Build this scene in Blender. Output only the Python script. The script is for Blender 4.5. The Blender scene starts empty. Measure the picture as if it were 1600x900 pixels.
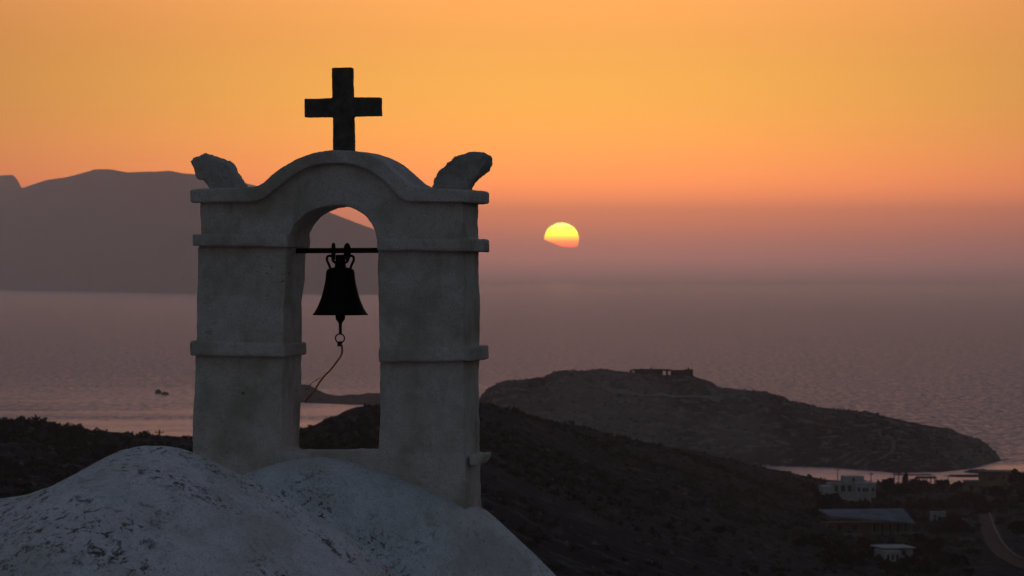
import bpy, bmesh, math, random
import numpy as np
from mathutils import Vector

random.seed(7)
S = bpy.context.scene
C = S.collection

# ------------------------------------------------------------------ camera
F = 5802.0          # focal length in photo pixels (1600 px wide, 15.7 degrees)
HOR = 425.0         # picture row of eye level
H = 65.0            # eye height above the sea, metres
cam = bpy.data.cameras.new('camera')
cam.sensor_width = 36.0
cam.lens = 36.0 * F / 1600.0
cam.shift_y = -(450.0 - HOR) / 1600.0
cam.clip_start = 0.5
cam.clip_end = 120000.0
cam.dof.use_dof = True
cam.dof.focus_distance = 21.5
cam.dof.aperture_fstop = 14.0
camo = bpy.data.objects.new('camera', cam)
C.objects.link(camo)
camo.location = (0, 0, H)
camo.rotation_euler = (math.pi / 2, 0, 0)
S.camera = camo

# ------------------------------------------------------------------ sky, sun, exposure
SUN_AZ = (877.5 - 800) / F
SUN_EL = (HOR - 373.5) / F
W = bpy.data.worlds.new('World')
S.world = W
W.use_nodes = True
nt = W.node_tree
N, L = nt.nodes, nt.links
bg = N['Background']
sky = N.new('ShaderNodeTexSky')
sky.sky_type = 'NISHITA'
sky.sun_disc = False
sky.sun_elevation = math.radians(0.55)
sky.sun_rotation = SUN_AZ
sky.altitude = 60.0
sky.air_density = 1.5
sky.dust_density = 4.0
sky.ozone_density = 1.9
bg.inputs['Strength'].default_value = 0.15


def wmath(op, a, b=None, c=None):
    n = N.new('ShaderNodeMath')
    n.operation = op
    for i, v in enumerate((a, b, c)):
        if v is None:
            continue
        if isinstance(v, (int, float)):
            n.inputs[i].default_value = v
        else:
            L.new(v, n.inputs[i])
    return n.outputs[0]


# the low sun itself: a disc 0.53 degrees wide, a little flattened by refraction, reddening downwards
tc = N.new('ShaderNodeTexCoord')
sub = N.new('ShaderNodeVectorMath')
sub.operation = 'SUBTRACT'
L.new(tc.outputs['Generated'], sub.inputs[0])
sd = Vector((math.sin(SUN_AZ) * math.cos(SUN_EL), math.cos(SUN_AZ) * math.cos(SUN_EL), math.sin(SUN_EL)))
sub.inputs[1].default_value = sd
sep = N.new('ShaderNodeSeparateXYZ')
L.new(sub.outputs[0], sep.inputs[0])
RX, RZ = 27.0 / F, 25.5 / F
dx = wmath('DIVIDE', sep.outputs[0], RX)
dz = wmath('DIVIDE', sep.outputs[2], RZ)
r2 = wmath('ADD', wmath('MULTIPLY', dx, dx), wmath('MULTIPLY', dz, dz))
front = wmath('LESS_THAN', sep.outputs[1], 0.5)
front = wmath('MULTIPLY', front, wmath('GREATER_THAN', sep.outputs[1], -0.5))
edge = N.new('ShaderNodeMapRange')
edge.inputs['From Min'].default_value = 1.06
edge.inputs['From Max'].default_value = 0.94
L.new(r2, edge.inputs['Value'])
disc = wmath('MULTIPLY', edge.outputs[0], front)
# a ridge too far off to be told from the haze hides its lowest part
bite = wmath('MAXIMUM', wmath('MULTIPLY_ADD', dx, -0.44, -0.46), wmath('MULTIPLY_ADD', wmath('SINE', wmath('MULTIPLY', dx, 9.0)), 0.018, -0.50))
be = N.new('ShaderNodeMapRange')
be.inputs['From Min'].default_value = -0.04
be.inputs['From Max'].default_value = 0.04
L.new(wmath('SUBTRACT', dz, bite), be.inputs['Value'])
disc = wmath('MULTIPLY', disc, be.outputs[0])
ramp = N.new('ShaderNodeValToRGB')
L.new(wmath('MULTIPLY_ADD', dz, 0.5, 0.5), ramp.inputs[0])
els = ramp.color_ramp.elements
els[0].position = 0.26
els[0].color = (0.45, 0.015, 0.0, 1)
els[1].position = 0.93
els[1].color = (0.80, 0.95, 0.14, 1)
for p, c in ((0.43, (0.70, 0.12, 0.0, 1)), (0.56, (0.78, 0.42, 0.0, 1)), (0.70, (0.8, 0.92, 0.0, 1)), (0.82, (0.8, 0.95, 0.03, 1))):
    e = els.new(p)
    e.color = c
sm = N.new('ShaderNodeVectorMath')
sm.operation = 'SCALE'
L.new(ramp.outputs[0], sm.inputs[0])
SUNK = N.new('ShaderNodeMath')
SUNK.operation = 'MULTIPLY'
L.new(disc, SUNK.inputs[0])
SUNK.inputs[1].default_value = 36.0
L.new(SUNK.outputs[0], sm.inputs['Scale'])
# dusty afterglow lying low over the sunset bearing
sepd = N.new('ShaderNodeSeparateXYZ')
L.new(tc.outputs['Generated'], sepd.inputs[0])
elev = wmath('MULTIPLY', wmath('ARCSINE', sepd.outputs[2]), 180 / math.pi)
az = wmath('SUBTRACT', wmath('MULTIPLY', wmath('ARCTAN2', sepd.outputs[0], sepd.outputs[1]), 180 / math.pi), math.degrees(SUN_AZ))
gr = N.new('ShaderNodeValToRGB')
gr.color_ramp.interpolation = 'B_SPLINE'
gm = N.new('ShaderNodeMapRange')
gm.inputs['From Min'].default_value = -1.0
gm.inputs['From Max'].default_value = 31.0
L.new(elev, gm.inputs['Value'])
L.new(gm.outputs[0], gr.inputs[0])
GLOW = [(-1.0, (0.08, 0.04, 0.035)), (-0.3, (0.06, 0.03, 0.026)), (-0.05, (0.25, 0.10, 0.085)), (0.2, (0.62, 0.21, 0.16)), (0.55, (0.78, 0.21, 0.115)), (1.05, (1.70, 0.39, 0.060)),
        (1.7, (0.85, 0.30, 0.035)), (2.6, (0.37, 0.24, 0.02)), (3.6, (0.20, 0.145, 0.03)), (5.5, (0.17, 0.085, 0.05)), (10.0, (0.09, 0.05, 0.09)), (30.0, (0.0, 0.0, 0.02))]
ge = gr.color_ramp.elements
while len(ge) < len(GLOW):
    ge.new(0.5)
for e_, (el_, c_) in zip(ge, GLOW):
    e_.position = (el_ + 1.0) / 32.0
for e_, (el_, c_) in zip(ge, GLOW):
    e_.color = (*[v / 2.2 for v in c_], 1)
GLOW_AMP = 9.0 * 2.2


def gauss(sig, k):
    q = wmath('DIVIDE', az, sig)
    return wmath('MULTIPLY', wmath('EXPONENT', wmath('MULTIPLY', wmath('MULTIPLY', q, q), -1.0)), k)


stn = N.new('ShaderNodeTexNoise')                      # faint uneven layers in the dust
stn.inputs['Scale'].default_value = 2.2
stn.inputs['Detail'].default_value = 3.0
stm = N.new('ShaderNodeMapping')
stm.inputs['Scale'].default_value = (1.0, 1.0, 26.0)
L.new(tc.outputs['Generated'], stm.inputs['Vector'])
L.new(stm.outputs[0], stn.inputs['Vector'])
layer = wmath('MULTIPLY_ADD', stn.outputs['Fac'], 0.20, 0.90)


def vnode(op, a_, b_):
    n = N.new('ShaderNodeVectorMath')
    n.operation = op
    for i_, v_ in enumerate((a_, b_)):
        if isinstance(v_, tuple):
            n.inputs[i_].default_value = v_
        elif op == 'SCALE' and i_ == 1:
            L.new(v_, n.inputs['Scale'])
        else:
            L.new(v_, n.inputs[i_])
    return n.outputs[0]


# yellow towards the sun, rosier to both sides
tint = vnode('ADD', vnode('SCALE', (1.0, 1.08, 0.88), gauss(8.5, GLOW_AMP * 0.63)), vnode('SCALE', (1.0, 0.84, 1.12), gauss(30.0, GLOW_AMP * 0.37)))
gs = N.new('ShaderNodeVectorMath')
gs.operation = 'MULTIPLY'
L.new(gr.outputs[0], gs.inputs[0])
L.new(vnode('SCALE', tint, layer), gs.inputs[1])
addn = N.new('ShaderNodeVectorMath')
addn.operation = 'ADD'
L.new(sky.outputs[0], addn.inputs[0])
L.new(gs.outputs[0], addn.inputs[1])
addm = N.new('ShaderNodeVectorMath')
addm.operation = 'ADD'
L.new(addn.outputs[0], addm.inputs[0])
L.new(sm.outputs[0], addm.inputs[1])
L.new(addm.outputs[0], bg.inputs['Color'])

sl = bpy.data.lights.new('sun', 'SUN')
sl.energy = 0.002
sl.color = (1.0, 0.45, 0.2)
sl.angle = math.radians(0.53)
so = bpy.data.objects.new('sun', sl)
C.objects.link(so)
so.rotation_euler = (-sd).to_track_quat('-Z', 'Y').to_euler()

S.view_settings.view_transform = 'Standard'
S.view_settings.look = 'None'
S.view_settings.exposure = 1.2
S.view_settings.gamma = 1.0
S.view_settings.use_curve_mapping = False
S.render.engine = 'CYCLES'
S.cycles.use_denoising = True
S.cycles.volume_bounces = 3
S.cycles.max_bounces = 6
S.cycles.caustics_reflective = False
S.cycles.caustics_refractive = False


# ------------------------------------------------------------------ helpers
def tag(o, label=None, cat=None, group=None, kind=None):
    if label:
        o['label'] = label
    if cat:
        o['category'] = cat
    if group:
        o['group'] = group
    if kind:
        o['kind'] = kind
    return o


def link(name, me, mat=None, parent=None, loc=None, smooth=False):
    o = bpy.data.objects.new(name, me)
    C.objects.link(o)
    if me is not None and mat is not None and not me.materials:
        me.materials.append(mat)
    if parent is not None:
        o.parent = parent
    if loc is not None:
        o.location = loc
    if smooth and me is not None:
        me.polygons.foreach_set('use_smooth', [True] * len(me.polygons))
    return o


def empty(name, loc=(0, 0, 0), rz=0.0):
    o = bpy.data.objects.new(name, None)
    C.objects.link(o)
    o.location = loc
    o.rotation_euler = (0, 0, rz)
    return o


def mesh_np(name, co, faces):
    me = bpy.data.meshes.new(name)
    me.from_pydata([tuple(map(float, c)) for c in co], [], [tuple(map(int, f)) for f in faces])
    me.update()
    return me


def grid_mesh(name, P):
    """P: (n, m, 3) points -> quad sheet, normals up for columns along x and rows along y"""
    n, m, _ = P.shape
    idx = np.arange(n * m).reshape(n, m)
    q = np.stack([idx[:-1, :-1], idx[:-1, 1:], idx[1:, 1:], idx[1:, :-1]], -1).reshape(-1, 4)
    me = bpy.data.meshes.new(name)
    me.vertices.add(n * m)
    me.vertices.foreach_set('co', P.reshape(-1).astype(np.float32))
    me.loops.add(q.size)
    me.loops.foreach_set('vertex_index', q.reshape(-1).astype(np.int32))
    me.polygons.add(len(q))
    me.polygons.foreach_set('loop_start', (np.arange(len(q)) * 4).astype(np.int32))
    me.polygons.foreach_set('use_smooth', np.ones(len(q), bool))
    me.update(calc_edges=True)
    me.validate()
    return me


def _hash(ix, iy, iz):
    h = (ix.astype(np.int64) * 374761393 + iy.astype(np.int64) * 668265263 + iz.astype(np.int64) * 2147483647) & 0xffffffff
    h = ((h ^ (h >> 13)) * 1274126177) & 0xffffffff
    h = h ^ (h >> 16)
    return (h & 0xffff) / 32767.5 - 1.0


def vnoise(p):
    i = np.floor(p)
    f = p - i
    f = f * f * (3 - 2 * f)
    i = i.astype(np.int64)
    r = 0
    for a in (0, 1):
        for b in (0, 1):
            for c in (0, 1):
                w = (f[..., 0] if a else 1 - f[..., 0]) * (f[..., 1] if b else 1 - f[..., 1]) * (f[..., 2] if c else 1 - f[..., 2])
                r = r + w * _hash(i[..., 0] + a, i[..., 1] + b, i[..., 2] + c)
    return r


def fbm(p, octaves=4, gain=0.5):
    a, s, r = 1.0, 1.0, 0
    for k in range(octaves):
        r = r + a * vnoise(p * s + 17.3 * k)
        a *= gain
        s *= 2.03
    return r


def fbm2(x, y, scale, octaves=4, gain=0.5, seed=0.0):
    return fbm(np.stack([x / scale, y / scale, np.full_like(x, seed + 0.5)], -1), octaves, gain)


def interp(xs, pts):
    a = np.array(pts, float)
    return np.interp(xs, a[:, 0], a[:, 1])


def sstep(t):
    t = np.clip(t, 0, 1)
    return t * t * (3 - 2 * t)


# ------------------------------------------------------------------ materials
def new_mat(name, rough=0.9, spec=0.2):
    m = bpy.data.materials.new(name)
    m.use_nodes = True
    b = m.node_tree.nodes['Principled BSDF']
    b.inputs['Roughness'].default_value = rough
    b.inputs['Specular IOR Level'].default_value = spec
    return m, m.node_tree, b


def nd(t, kind, **kw):
    n = t.nodes.new(kind)
    for k, v in kw.items():
        setattr(n, k, v)
    return n


def noise(t, coord, scale, detail=5, rough=0.55, sc=None, dist=0.0):
    n = nd(t, 'ShaderNodeTexNoise')
    n.inputs['Scale'].default_value = scale
    n.inputs['Detail'].default_value = detail
    n.inputs['Roughness'].default_value = rough
    n.inputs['Distortion'].default_value = dist
    if sc is not None:
        mp = nd(t, 'ShaderNodeMapping')
        mp.inputs['Scale'].default_value = sc
        t.links.new(coord, mp.inputs['Vector'])
        coord = mp.outputs[0]
    t.links.new(coord, n.inputs['Vector'])
    return n.outputs['Fac']


def rampf(t, fac, lo, hi, a=0.0, b=1.0):
    n = nd(t, 'ShaderNodeMapRange')
    n.interpolation_type = 'SMOOTHSTEP'
    n.inputs['From Min'].default_value = lo
    n.inputs['From Max'].default_value = hi
    n.inputs['To Min'].default_value = a
    n.inputs['To Max'].default_value = b
    t.links.new(fac, n.inputs['Value'])
    return n.outputs[0]


def mixc(t, fac, a, b):
    n = nd(t, 'ShaderNodeMix', data_type='RGBA')
    for sock, v in ((n.inputs[0], fac), (n.inputs[6], a), (n.inputs[7], b)):
        if isinstance(v, (int, float)):
            sock.default_value = v
        elif isinstance(v, tuple):
            sock.default_value = (*v, 1) if len(v) == 3 else v
        else:
            t.links.new(v, sock)
    return n.outputs[2]


def mul(t, a, b):
    n = nd(t, 'ShaderNodeMath', operation='MULTIPLY')
    for i, v in enumerate((a, b)):
        if isinstance(v, (int, float)):
            n.inputs[i].default_value = v
        else:
            t.links.new(v, n.inputs[i])
    return n.outputs[0]


def add_bump(t, bsdf, h, strength, distance):
    n = nd(t, 'ShaderNodeBump')
    n.inputs['Strength'].default_value = strength
    n.inputs['Distance'].default_value = distance
    t.links.new(h, n.inputs['Height'])
    t.links.new(n.outputs[0], bsdf.inputs['Normal'])


def plaster_mat(name, lichen, base=(0.93, 0.82, 0.79), stain=(0.58, 0.49, 0.39), spots=(), fl_lo=0.56, along=1.0, speck=0.0):
    """limewash over uneven render: blotches, grain, old stains and dark lichen flecks gathered in patches"""
    m, t, b = new_mat(name, 0.92, 0.12)
    co = nd(t, 'ShaderNodeTexCoord').outputs['Object']
    co0 = co
    if along != 1.0:
        mp = nd(t, 'ShaderNodeMapping')
        mp.inputs['Scale'].default_value = (1.0, along, 1.0)
        mp.inputs['Rotation'].default_value = (0, 0, 0.18)
        t.links.new(co, mp.inputs['Vector'])
        co = mp.outputs[0]
    big = noise(t, co, 2.6, 5, 0.65)
    mid = noise(t, co, 15.0, 7, 0.74)
    fine = noise(t, co, 120.0, 3, 0.75)
    drip = noise(t, co, 7.0, 5, 0.65, sc=(1.0, 1.0, 0.22))
    c = mixc(t, rampf(t, big, 0.42, 0.68), base, stain)
    c = mixc(t, mul(t, rampf(t, mid, 0.42, 0.70), 0.42), c, tuple(v * 0.62 for v in base))
    c = mixc(t, mul(t, rampf(t, drip, 0.54, 0.72), 0.5), c, tuple(v * 0.7 for v in stain))
    c = mixc(t, mul(t, rampf(t, fine, 0.42, 0.68), 0.55), c, tuple(v * 0.48 for v in base))
    patch = noise(t, co, 1.1, 5, 0.62, dist=0.6)
    fl1 = noise(t, co, 34.0, 6, 0.78)
    fl2 = noise(t, co, 20.0, 7, 0.76, dist=0.5)
    fl = mixc(t, rampf(t, noise(t, co, 2.1, 2, 0.5), 0.42, 0.62), fl1, fl2)
    dens = rampf(t, patch, 0.60 - lichen, 0.72 - lichen)
    for (x, y, z, r) in spots:
        d = nd(t, 'ShaderNodeVectorMath', operation='DISTANCE')
        t.links.new(co0, d.inputs[0])
        d.inputs[1].default_value = (x, y, z)
        mx = nd(t, 'ShaderNodeMath', operation='MAXIMUM')
        t.links.new(dens, mx.inputs[0])
        t.links.new(rampf(t, d.outputs['Value'], r * 0.3, r, 1.0, 0.0), mx.inputs[1])
        dens = mx.outputs[0]
    fleck = mul(t, rampf(t, fl, fl_lo, fl_lo + 0.06), dens)
    if speck:
        sp = noise(t, co, 46.0, 5, 0.8)
        c = mixc(t, mul(t, rampf(t, sp, 0.54, 0.66), speck), c, (0.12, 0.11, 0.11))
    c = mixc(t, mul(t, fleck, 0.92), c, (0.05, 0.045, 0.04))
    t.links.new(c, b.inputs['Base Color'])
    hh = nd(t, 'ShaderNodeMath', operation='ADD')
    t.links.new(mul(t, mid, 1.4), hh.inputs[0])
    t.links.new(mul(t, fine, 0.4), hh.inputs[1])
    add_bump(t, b, hh.outputs[0], 1.0, 0.016)
    return m


def plain_mat(name, col, rough=0.8, spec=0.3, metal=0.0, var=0.25, scale=20.0, bump=0.0):
    m, t, b = new_mat(name, rough, spec)
    b.inputs['Metallic'].default_value = metal
    co = nd(t, 'ShaderNodeTexCoord').outputs['Object']
    n = noise(t, co, scale, 5, 0.6)
    c = mixc(t, rampf(t, n, 0.3, 0.7), col, tuple(v * (1 - var) for v in col))
    t.links.new(c, b.inputs['Base Color'])
    if bump:
        add_bump(t, b, n, 0.6, bump)
    return m


def land_mat(name, cols, s1, s2, bump):
    m, t, b = new_mat(name, 1.0, 0.0)
    co = nd(t, 'ShaderNodeTexCoord').outputs['Object']
    a = noise(t, co, s1, 6, 0.6, sc=(1, 0.45, 1))
    d = noise(t, co, s2, 6, 0.7, sc=(1, 0.35, 1))
    c = mixc(t, rampf(t, a, 0.38, 0.62), cols[0], cols[1])
    c = mixc(t, rampf(t, d, 0.55, 0.70), c, cols[2])
    e = noise(t, co, s2 * 2.7, 4, 0.6)
    c = mixc(t, mul(t, rampf(t, e, 0.5, 0.66), 0.8), c, cols[3])
    t.links.new(c, b.inputs['Base Color'])
    add_bump(t, b, d, 1.0, bump)
    return m


M = {}
SPOTS = [(-0.31, 0.0, 2.42, 0.24), (-0.22, 0.0, 2.22, 0.12)]     # lichen on the upper face of one pier
M['gable'] = plaster_mat('gable_plaster', 0.02, spots=SPOTS)
M['roof'] = plaster_mat('roof_plaster', 0.16, base=(0.94, 0.88, 0.89), stain=(0.70, 0.63, 0.58), fl_lo=0.52, along=0.22, speck=0.45, spots=[(0.10, 1.1, 5.70, 0.55), (0.45, 0.9, 5.55, 0.5), (0.2, -0.3, 5.6, 0.5), (0.75, 0.4, 5.2, 0.5)])
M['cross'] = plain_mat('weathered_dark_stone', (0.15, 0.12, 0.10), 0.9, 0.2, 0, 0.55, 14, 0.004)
M['horn'] = plaster_mat('horn_plaster', 0.12, base=(0.72, 0.64, 0.61), stain=(0.36, 0.31, 0.26))
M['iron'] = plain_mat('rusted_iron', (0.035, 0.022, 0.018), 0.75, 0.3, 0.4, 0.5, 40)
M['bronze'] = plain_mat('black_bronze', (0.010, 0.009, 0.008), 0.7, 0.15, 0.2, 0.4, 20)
M['rope'] = plain_mat('orange_rope', (0.78, 0.30, 0.10), 0.85, 0.2, 0, 0.5, 120)
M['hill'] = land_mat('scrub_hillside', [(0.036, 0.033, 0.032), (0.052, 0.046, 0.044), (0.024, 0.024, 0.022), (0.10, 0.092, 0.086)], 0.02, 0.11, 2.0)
M['headland'] = land_mat('bare_headland', [(0.06, 0.049, 0.044), (0.18, 0.143, 0.118), (0.045, 0.038, 0.035), (0.24, 0.205, 0.17)], 0.014, 0.085, 2.0)
M['promontory'] = land_mat('rock_promontory', [(0.07, 0.06, 0.055), (0.09, 0.08, 0.07), (0.05, 0.042, 0.04), (0.12, 0.11, 0.1)], 0.02, 0.08, 3.0)
M['island'] = land_mat('far_island', [(0.08, 0.07, 0.06), (0.11, 0.095, 0.08), (0.06, 0.055, 0.05), (0.13, 0.12, 0.1)], 0.001, 0.004, 20.0)
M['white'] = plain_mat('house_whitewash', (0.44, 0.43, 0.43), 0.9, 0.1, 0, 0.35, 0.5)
M['blueroof'] = plain_mat('pale_flat_roof', (0.20, 0.22, 0.26), 0.9, 0.1, 0, 0.5, 0.35)
M['ochre'] = plain_mat('ochre_render', (0.20, 0.155, 0.10), 0.9, 0.1, 0, 0.25, 0.6)
M['opening'] = plain_mat('dark_shutter', (0.03, 0.028, 0.028), 0.5, 0.4, 0, 0.3, 2)
M['stone'] = plain_mat('dry_stone', (0.16, 0.14, 0.125), 0.95, 0.1, 0, 0.5, 1.2, 0.1)
M['ruin'] = plain_mat('ruin_stone', (0.07, 0.055, 0.05), 0.95, 0.1, 0, 0.5, 0.8, 0.1)
M['wood'] = plain_mat('weathered_pole', (0.06, 0.05, 0.045), 0.9, 0.1, 0, 0.3, 3)
M['asphalt'] = plain_mat('old_asphalt', (0.036, 0.034, 0.034), 0.95, 0.1, 0, 0.3, 0.5)
M['concrete'] = plain_mat('kerb_concrete', (0.17, 0.165, 0.16), 0.95, 0.1, 0, 0.3, 0.6)
M['dirt'] = plain_mat('pale_dirt_track', (0.30, 0.255, 0.215), 1.0, 0.0, 0, 0.4, 0.12)
M['trail'] = plain_mat('worn_trail', (0.19, 0.16, 0.135), 1.0, 0.0, 0, 0.4, 0.12)
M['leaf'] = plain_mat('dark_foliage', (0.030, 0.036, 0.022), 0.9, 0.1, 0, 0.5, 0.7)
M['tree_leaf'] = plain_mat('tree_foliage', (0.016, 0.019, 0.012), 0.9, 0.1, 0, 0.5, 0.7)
M['bark'] = plain_mat('bark', (0.05, 0.04, 0.03), 0.95, 0.1, 0, 0.4, 3)

# sea
m, t, b = new_mat('sea_water', 0.2, 0.5)
b.inputs['Base Color'].default_value = (0.070, 0.115, 0.120, 1)
b.inputs['IOR'].default_value = 1.333
gp_ = nd(t, 'ShaderNodeNewGeometry').outputs['Position']
w1 = noise(t, gp_, 0.045, 5, 0.62, sc=(0.5, 1, 1), dist=0.6)
w2 = noise(t, gp_, 0.35, 4, 0.6, sc=(0.6, 1, 1))
sx = nd(t, 'ShaderNodeSeparateXYZ')
t.links.new(gp_, sx.inputs[0])
streak = noise(t, gp_, 0.006, 5, 0.65, sc=(0.25, 1, 1), dist=0.8)
bay = mul(t, rampf(t, sx.outputs[1], 1350.0, 2500.0, 1.0, 0.0), rampf(t, sx.outputs[0], -60.0, 40.0, 1.0, 0.0))   # sheltered bay
channel = rampf(t, sx.outputs[1], 1238.0, 1275.0, 1.0, 0.0)                                                          # behind the headland
shel = nd(t, 'ShaderNodeMath', operation='MAXIMUM')
t.links.new(bay, shel.inputs[0])
t.links.new(channel, shel.inputs[1])
calm = mul(t, shel.outputs[0], rampf(t, streak, 0.36, 0.60, 0.1, 1.0))
gust = noise(t, gp_, 0.16, 5, 0.8, sc=(1.8, 0.5, 1), dist=0.4)
far_r = nd(t, 'ShaderNodeMapRange')                       # long swells seen ever flatter towards the horizon
t.links.new(sx.outputs[1], far_r.inputs['Value'])
far_r.inputs['From Min'].default_value = 1800.0
far_r.inputs['From Max'].default_value = 14000.0
far_r.inputs['To Min'].default_value = 0.45
far_r.inputs['To Max'].default_value = 0.27
gj = nd(t, 'ShaderNodeMath', operation='MULTIPLY')
t.links.new(far_r.outputs[0], gj.inputs[0])
t.links.new(rampf(t, gust, 0.3, 0.7, 0.55, 1.4), gj.inputs[1])
rr = nd(t, 'ShaderNodeMix', data_type='FLOAT')
t.links.new(calm, rr.inputs[0])
t.links.new(gj.outputs[0], rr.inputs[2])
rr.inputs[3].default_value = 0.27
t.links.new(rr.outputs[0], b.inputs['Roughness'])
hs = nd(t, 'ShaderNodeMath', operation='ADD')
t.links.new(mul(t, w1, 3.5), hs.inputs[0])
t.links.new(mul(t, w2, 0.7), hs.inputs[1])
bm_ = nd(t, 'ShaderNodeBump')
bm_.inputs['Distance'].default_value = 1.0
t.links.new(hs.outputs[0], bm_.inputs['Height'])
st = nd(t, 'ShaderNodeMapRange')
t.links.new(calm, st.inputs['Value'])
st.inputs['To Min'].default_value = 0.9
st.inputs['To Max'].default_value = 0.10
t.links.new(st.outputs[0], bm_.inputs['Strength'])
t.links.new(bm_.outputs[0], b.inputs['Normal'])
M['sea'] = m

# ------------------------------------------------------------------ sea and haze
FAR = 26500.0
me = mesh_np('sea', [(-8900, -280, 0), (8900, -280, 0), (8900, FAR, 0), (-8900, FAR, 0)], [(0, 1, 2, 3)])
tag(link('sea', me, M['sea']), kind='structure')


def box_mesh(name, x0, x1, y0, y1, z0, z1):
    co = [(x0, y0, z0), (x1, y0, z0), (x1, y1, z0), (x0, y1, z0), (x0, y0, z1), (x1, y0, z1), (x1, y1, z1), (x0, y1, z1)]
    return mesh_np(name, co, [(0, 3, 2, 1), (4, 5, 6, 7), (0, 1, 5, 4), (1, 2, 6, 5), (2, 3, 7, 6), (3, 0, 4, 7)])


hm = bpy.data.materials.new('evening_haze')
hm.use_nodes = True
hn = hm.node_tree
hn.nodes.clear()
pv = hn.nodes.new('ShaderNodeVolumePrincipled')
pv.inputs['Color'].default_value = (0.88, 0.94, 1.0, 1)
pv.inputs['Density'].default_value = 1.0 / 12000.0
pv.inputs['Anisotropy'].default_value = 0.69
ho = hn.nodes.new('ShaderNodeOutputMaterial')
hn.links.new(pv.outputs[0], ho.inputs['Volume'])
tag(link('haze', box_mesh('haze', -9000, 9000, -300, FAR + 300, -8, 520), hm),
    'mauve evening haze lying over the whole sea', 'haze', kind='stuff')


# ------------------------------------------------------------------ land
def fan_land(name, mat, px0, px1, npx, rows, fn, jitter=0):
    """land sheet on a fan of bearings; fn(px, Y) -> height; rows: distances (npx, k) or (k,)"""
    px = np.linspace(px0, px1, npx)
    Y = rows(px)                                    # (k, npx)
    PX = np.broadcast_to(px, Y.shape)
    X = (PX - 800) / F * Y
    Z = fn(PX, Y, X)
    me = grid_mesh(name, np.stack([X, Y, Z], -1))
    return tag(link(name, me, mat), kind='structure')


RIDGE = [(-1500, 640), (-400, 650), (0, 656), (50, 656), (80, 661), (98, 668), (106, 665), (125, 666), (140, 672), (200, 677),
         (216, 682), (236, 681), (300, 684), (380, 684), (440, 676), (470, 668), (494, 662), (510, 653), (527, 648), (541, 640),
         (557, 635), (592, 631), (640, 624), (690, 623), (752, 633), (800, 640), (856, 655), (900, 663), (960, 681), (1000, 690),
         (1080, 703), (1150, 720), (1190, 729), (1240, 739), (1290, 750), (1400, 756), (1500, 757), (1600, 752), (2000, 742), (3200, 735)]
RIDY = [(-1500, 560), (0, 600), (300, 620), (600, 650), (752, 700), (1000, 850), (1150, 950), (1290, 1085), (1400, 1110), (1600, 1120), (3200, 1150)]
BOTY = [(-1500, 330), (750, 350), (1000, 430), (1300, 560), (1600, 600), (3200, 640)]


def hill_base(PX, Y):
    ry = interp(PX, RIDGE)
    Yr = interp(PX, RIDY)
    zr = H - Yr * (ry - HOR) / F
    Yb = interp(PX, BOTY)
    zb = H - Yb * 0.0835
    t1 = np.clip((Y - Yb) / (Yr - Yb), 0, 1)
    z = zb + (zr - zb) * (t1 + 0.10 * np.sin(np.pi * t1) * (zr > 25))
    t0 = np.clip((Y - 30) / (Yb - 30), 0, 1)
    z = np.where(Y < Yb, 58.0 + (zb - 58.0) * t0 - 3.0 * np.sin(np.pi * np.clip(t0, 0, 1)), z)
    tb = np.clip((Y - Yr) / (60 + np.maximum(zr, 4) * 3.5), 0, 1)
    z = np.where(Y > Yr, zr - (zr + 6) * (0.5 * tb + 0.5 * sstep(tb)), z)
    z = np.where(Y < 30, 58.0, z)
    return z, Yr


def hill_z(PX, Y, X):
    z, Yr = hill_base(PX, Y)
    amp = 1.1 * sstep((Y - 60) / 250) * (1 - 0.75 * sstep((PX - 1230) / 120) * (Y > 500)) * (1 - 0.7 * np.exp(-((Y - Yr) / 35.0) ** 2))
    z = z + amp * fbm2(X, Y, 55.0, 5, 0.5, 3.0) + 0.22 * amp * fbm2(X, Y, 7.0, 3, 0.5, 9.0)
    # old terraces stepping down the slope
    return z


def hill_rows(px):
    Yr = interp(px, RIDY)
    k = np.concatenate([np.linspace(0.01, 0.45, 40), np.linspace(0.46, 1.06, 260), np.linspace(1.07, 1.45, 24)])
    return k[:, None] * Yr[None, :]


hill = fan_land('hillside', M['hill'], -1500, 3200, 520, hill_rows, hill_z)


xs_, ys_ = np.meshgrid(np.linspace(-110, 110, 120), np.linspace(-70, 62, 90))
zz_ = 57.6 - 0.0006 * xs_ ** 2 - 6.0 * sstep((ys_ - 35) / 27) + 0.25 * fbm2(xs_, ys_, 9.0, 4, 0.5, 14.0)
tag(link('ground', grid_mesh('ground', np.stack([xs_, ys_, zz_], -1)), M['hill']), kind='structure')


def hill_at(px, py):
    """where the ray through a picture point meets the hillside"""
    Y = np.linspace(330, 1140, 4000)
    PX = np.full_like(Y, px)
    z = hill_z(PX, Y, (PX - 800) / F * Y)
    ray = H - Y * (py - HOR) / F
    i = int(np.argmax(z >= ray))
    return Vector(((px - 800) / F * Y[i], Y[i], float(z[i])))


def ground(x, y):
    PX = np.array([800 + F * x / y])
    return float(hill_z(PX, np.array([y]), np.array([x]))[0])


# headland across the channel
HEAD = [(700, 712), (738, 690), (746, 640), (752, 616), (770, 601), (795, 590), (850, 586), (868, 580), (885, 575), (918, 577), (940, 575),
        (985, 582), (1083, 588), (1100, 592), (1122, 603), (1150, 607), (1200, 612), (1240, 627), (1270, 634), (1300, 639), (1360, 645),
        (1420, 659), (1480, 671), (1530, 689), (1552, 703), (1560, 712), (1566, 722)]
HF = [(700, 1300), (760, 1250), (1165, 1250), (1300, 1235), (1400, 1200), (1470, 1206), (1520, 1230), (1566, 1281)]
HB = [(700, 1340), (760, 1420), (1300, 1430), (1500, 1370), (1566, 1284)]


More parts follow.
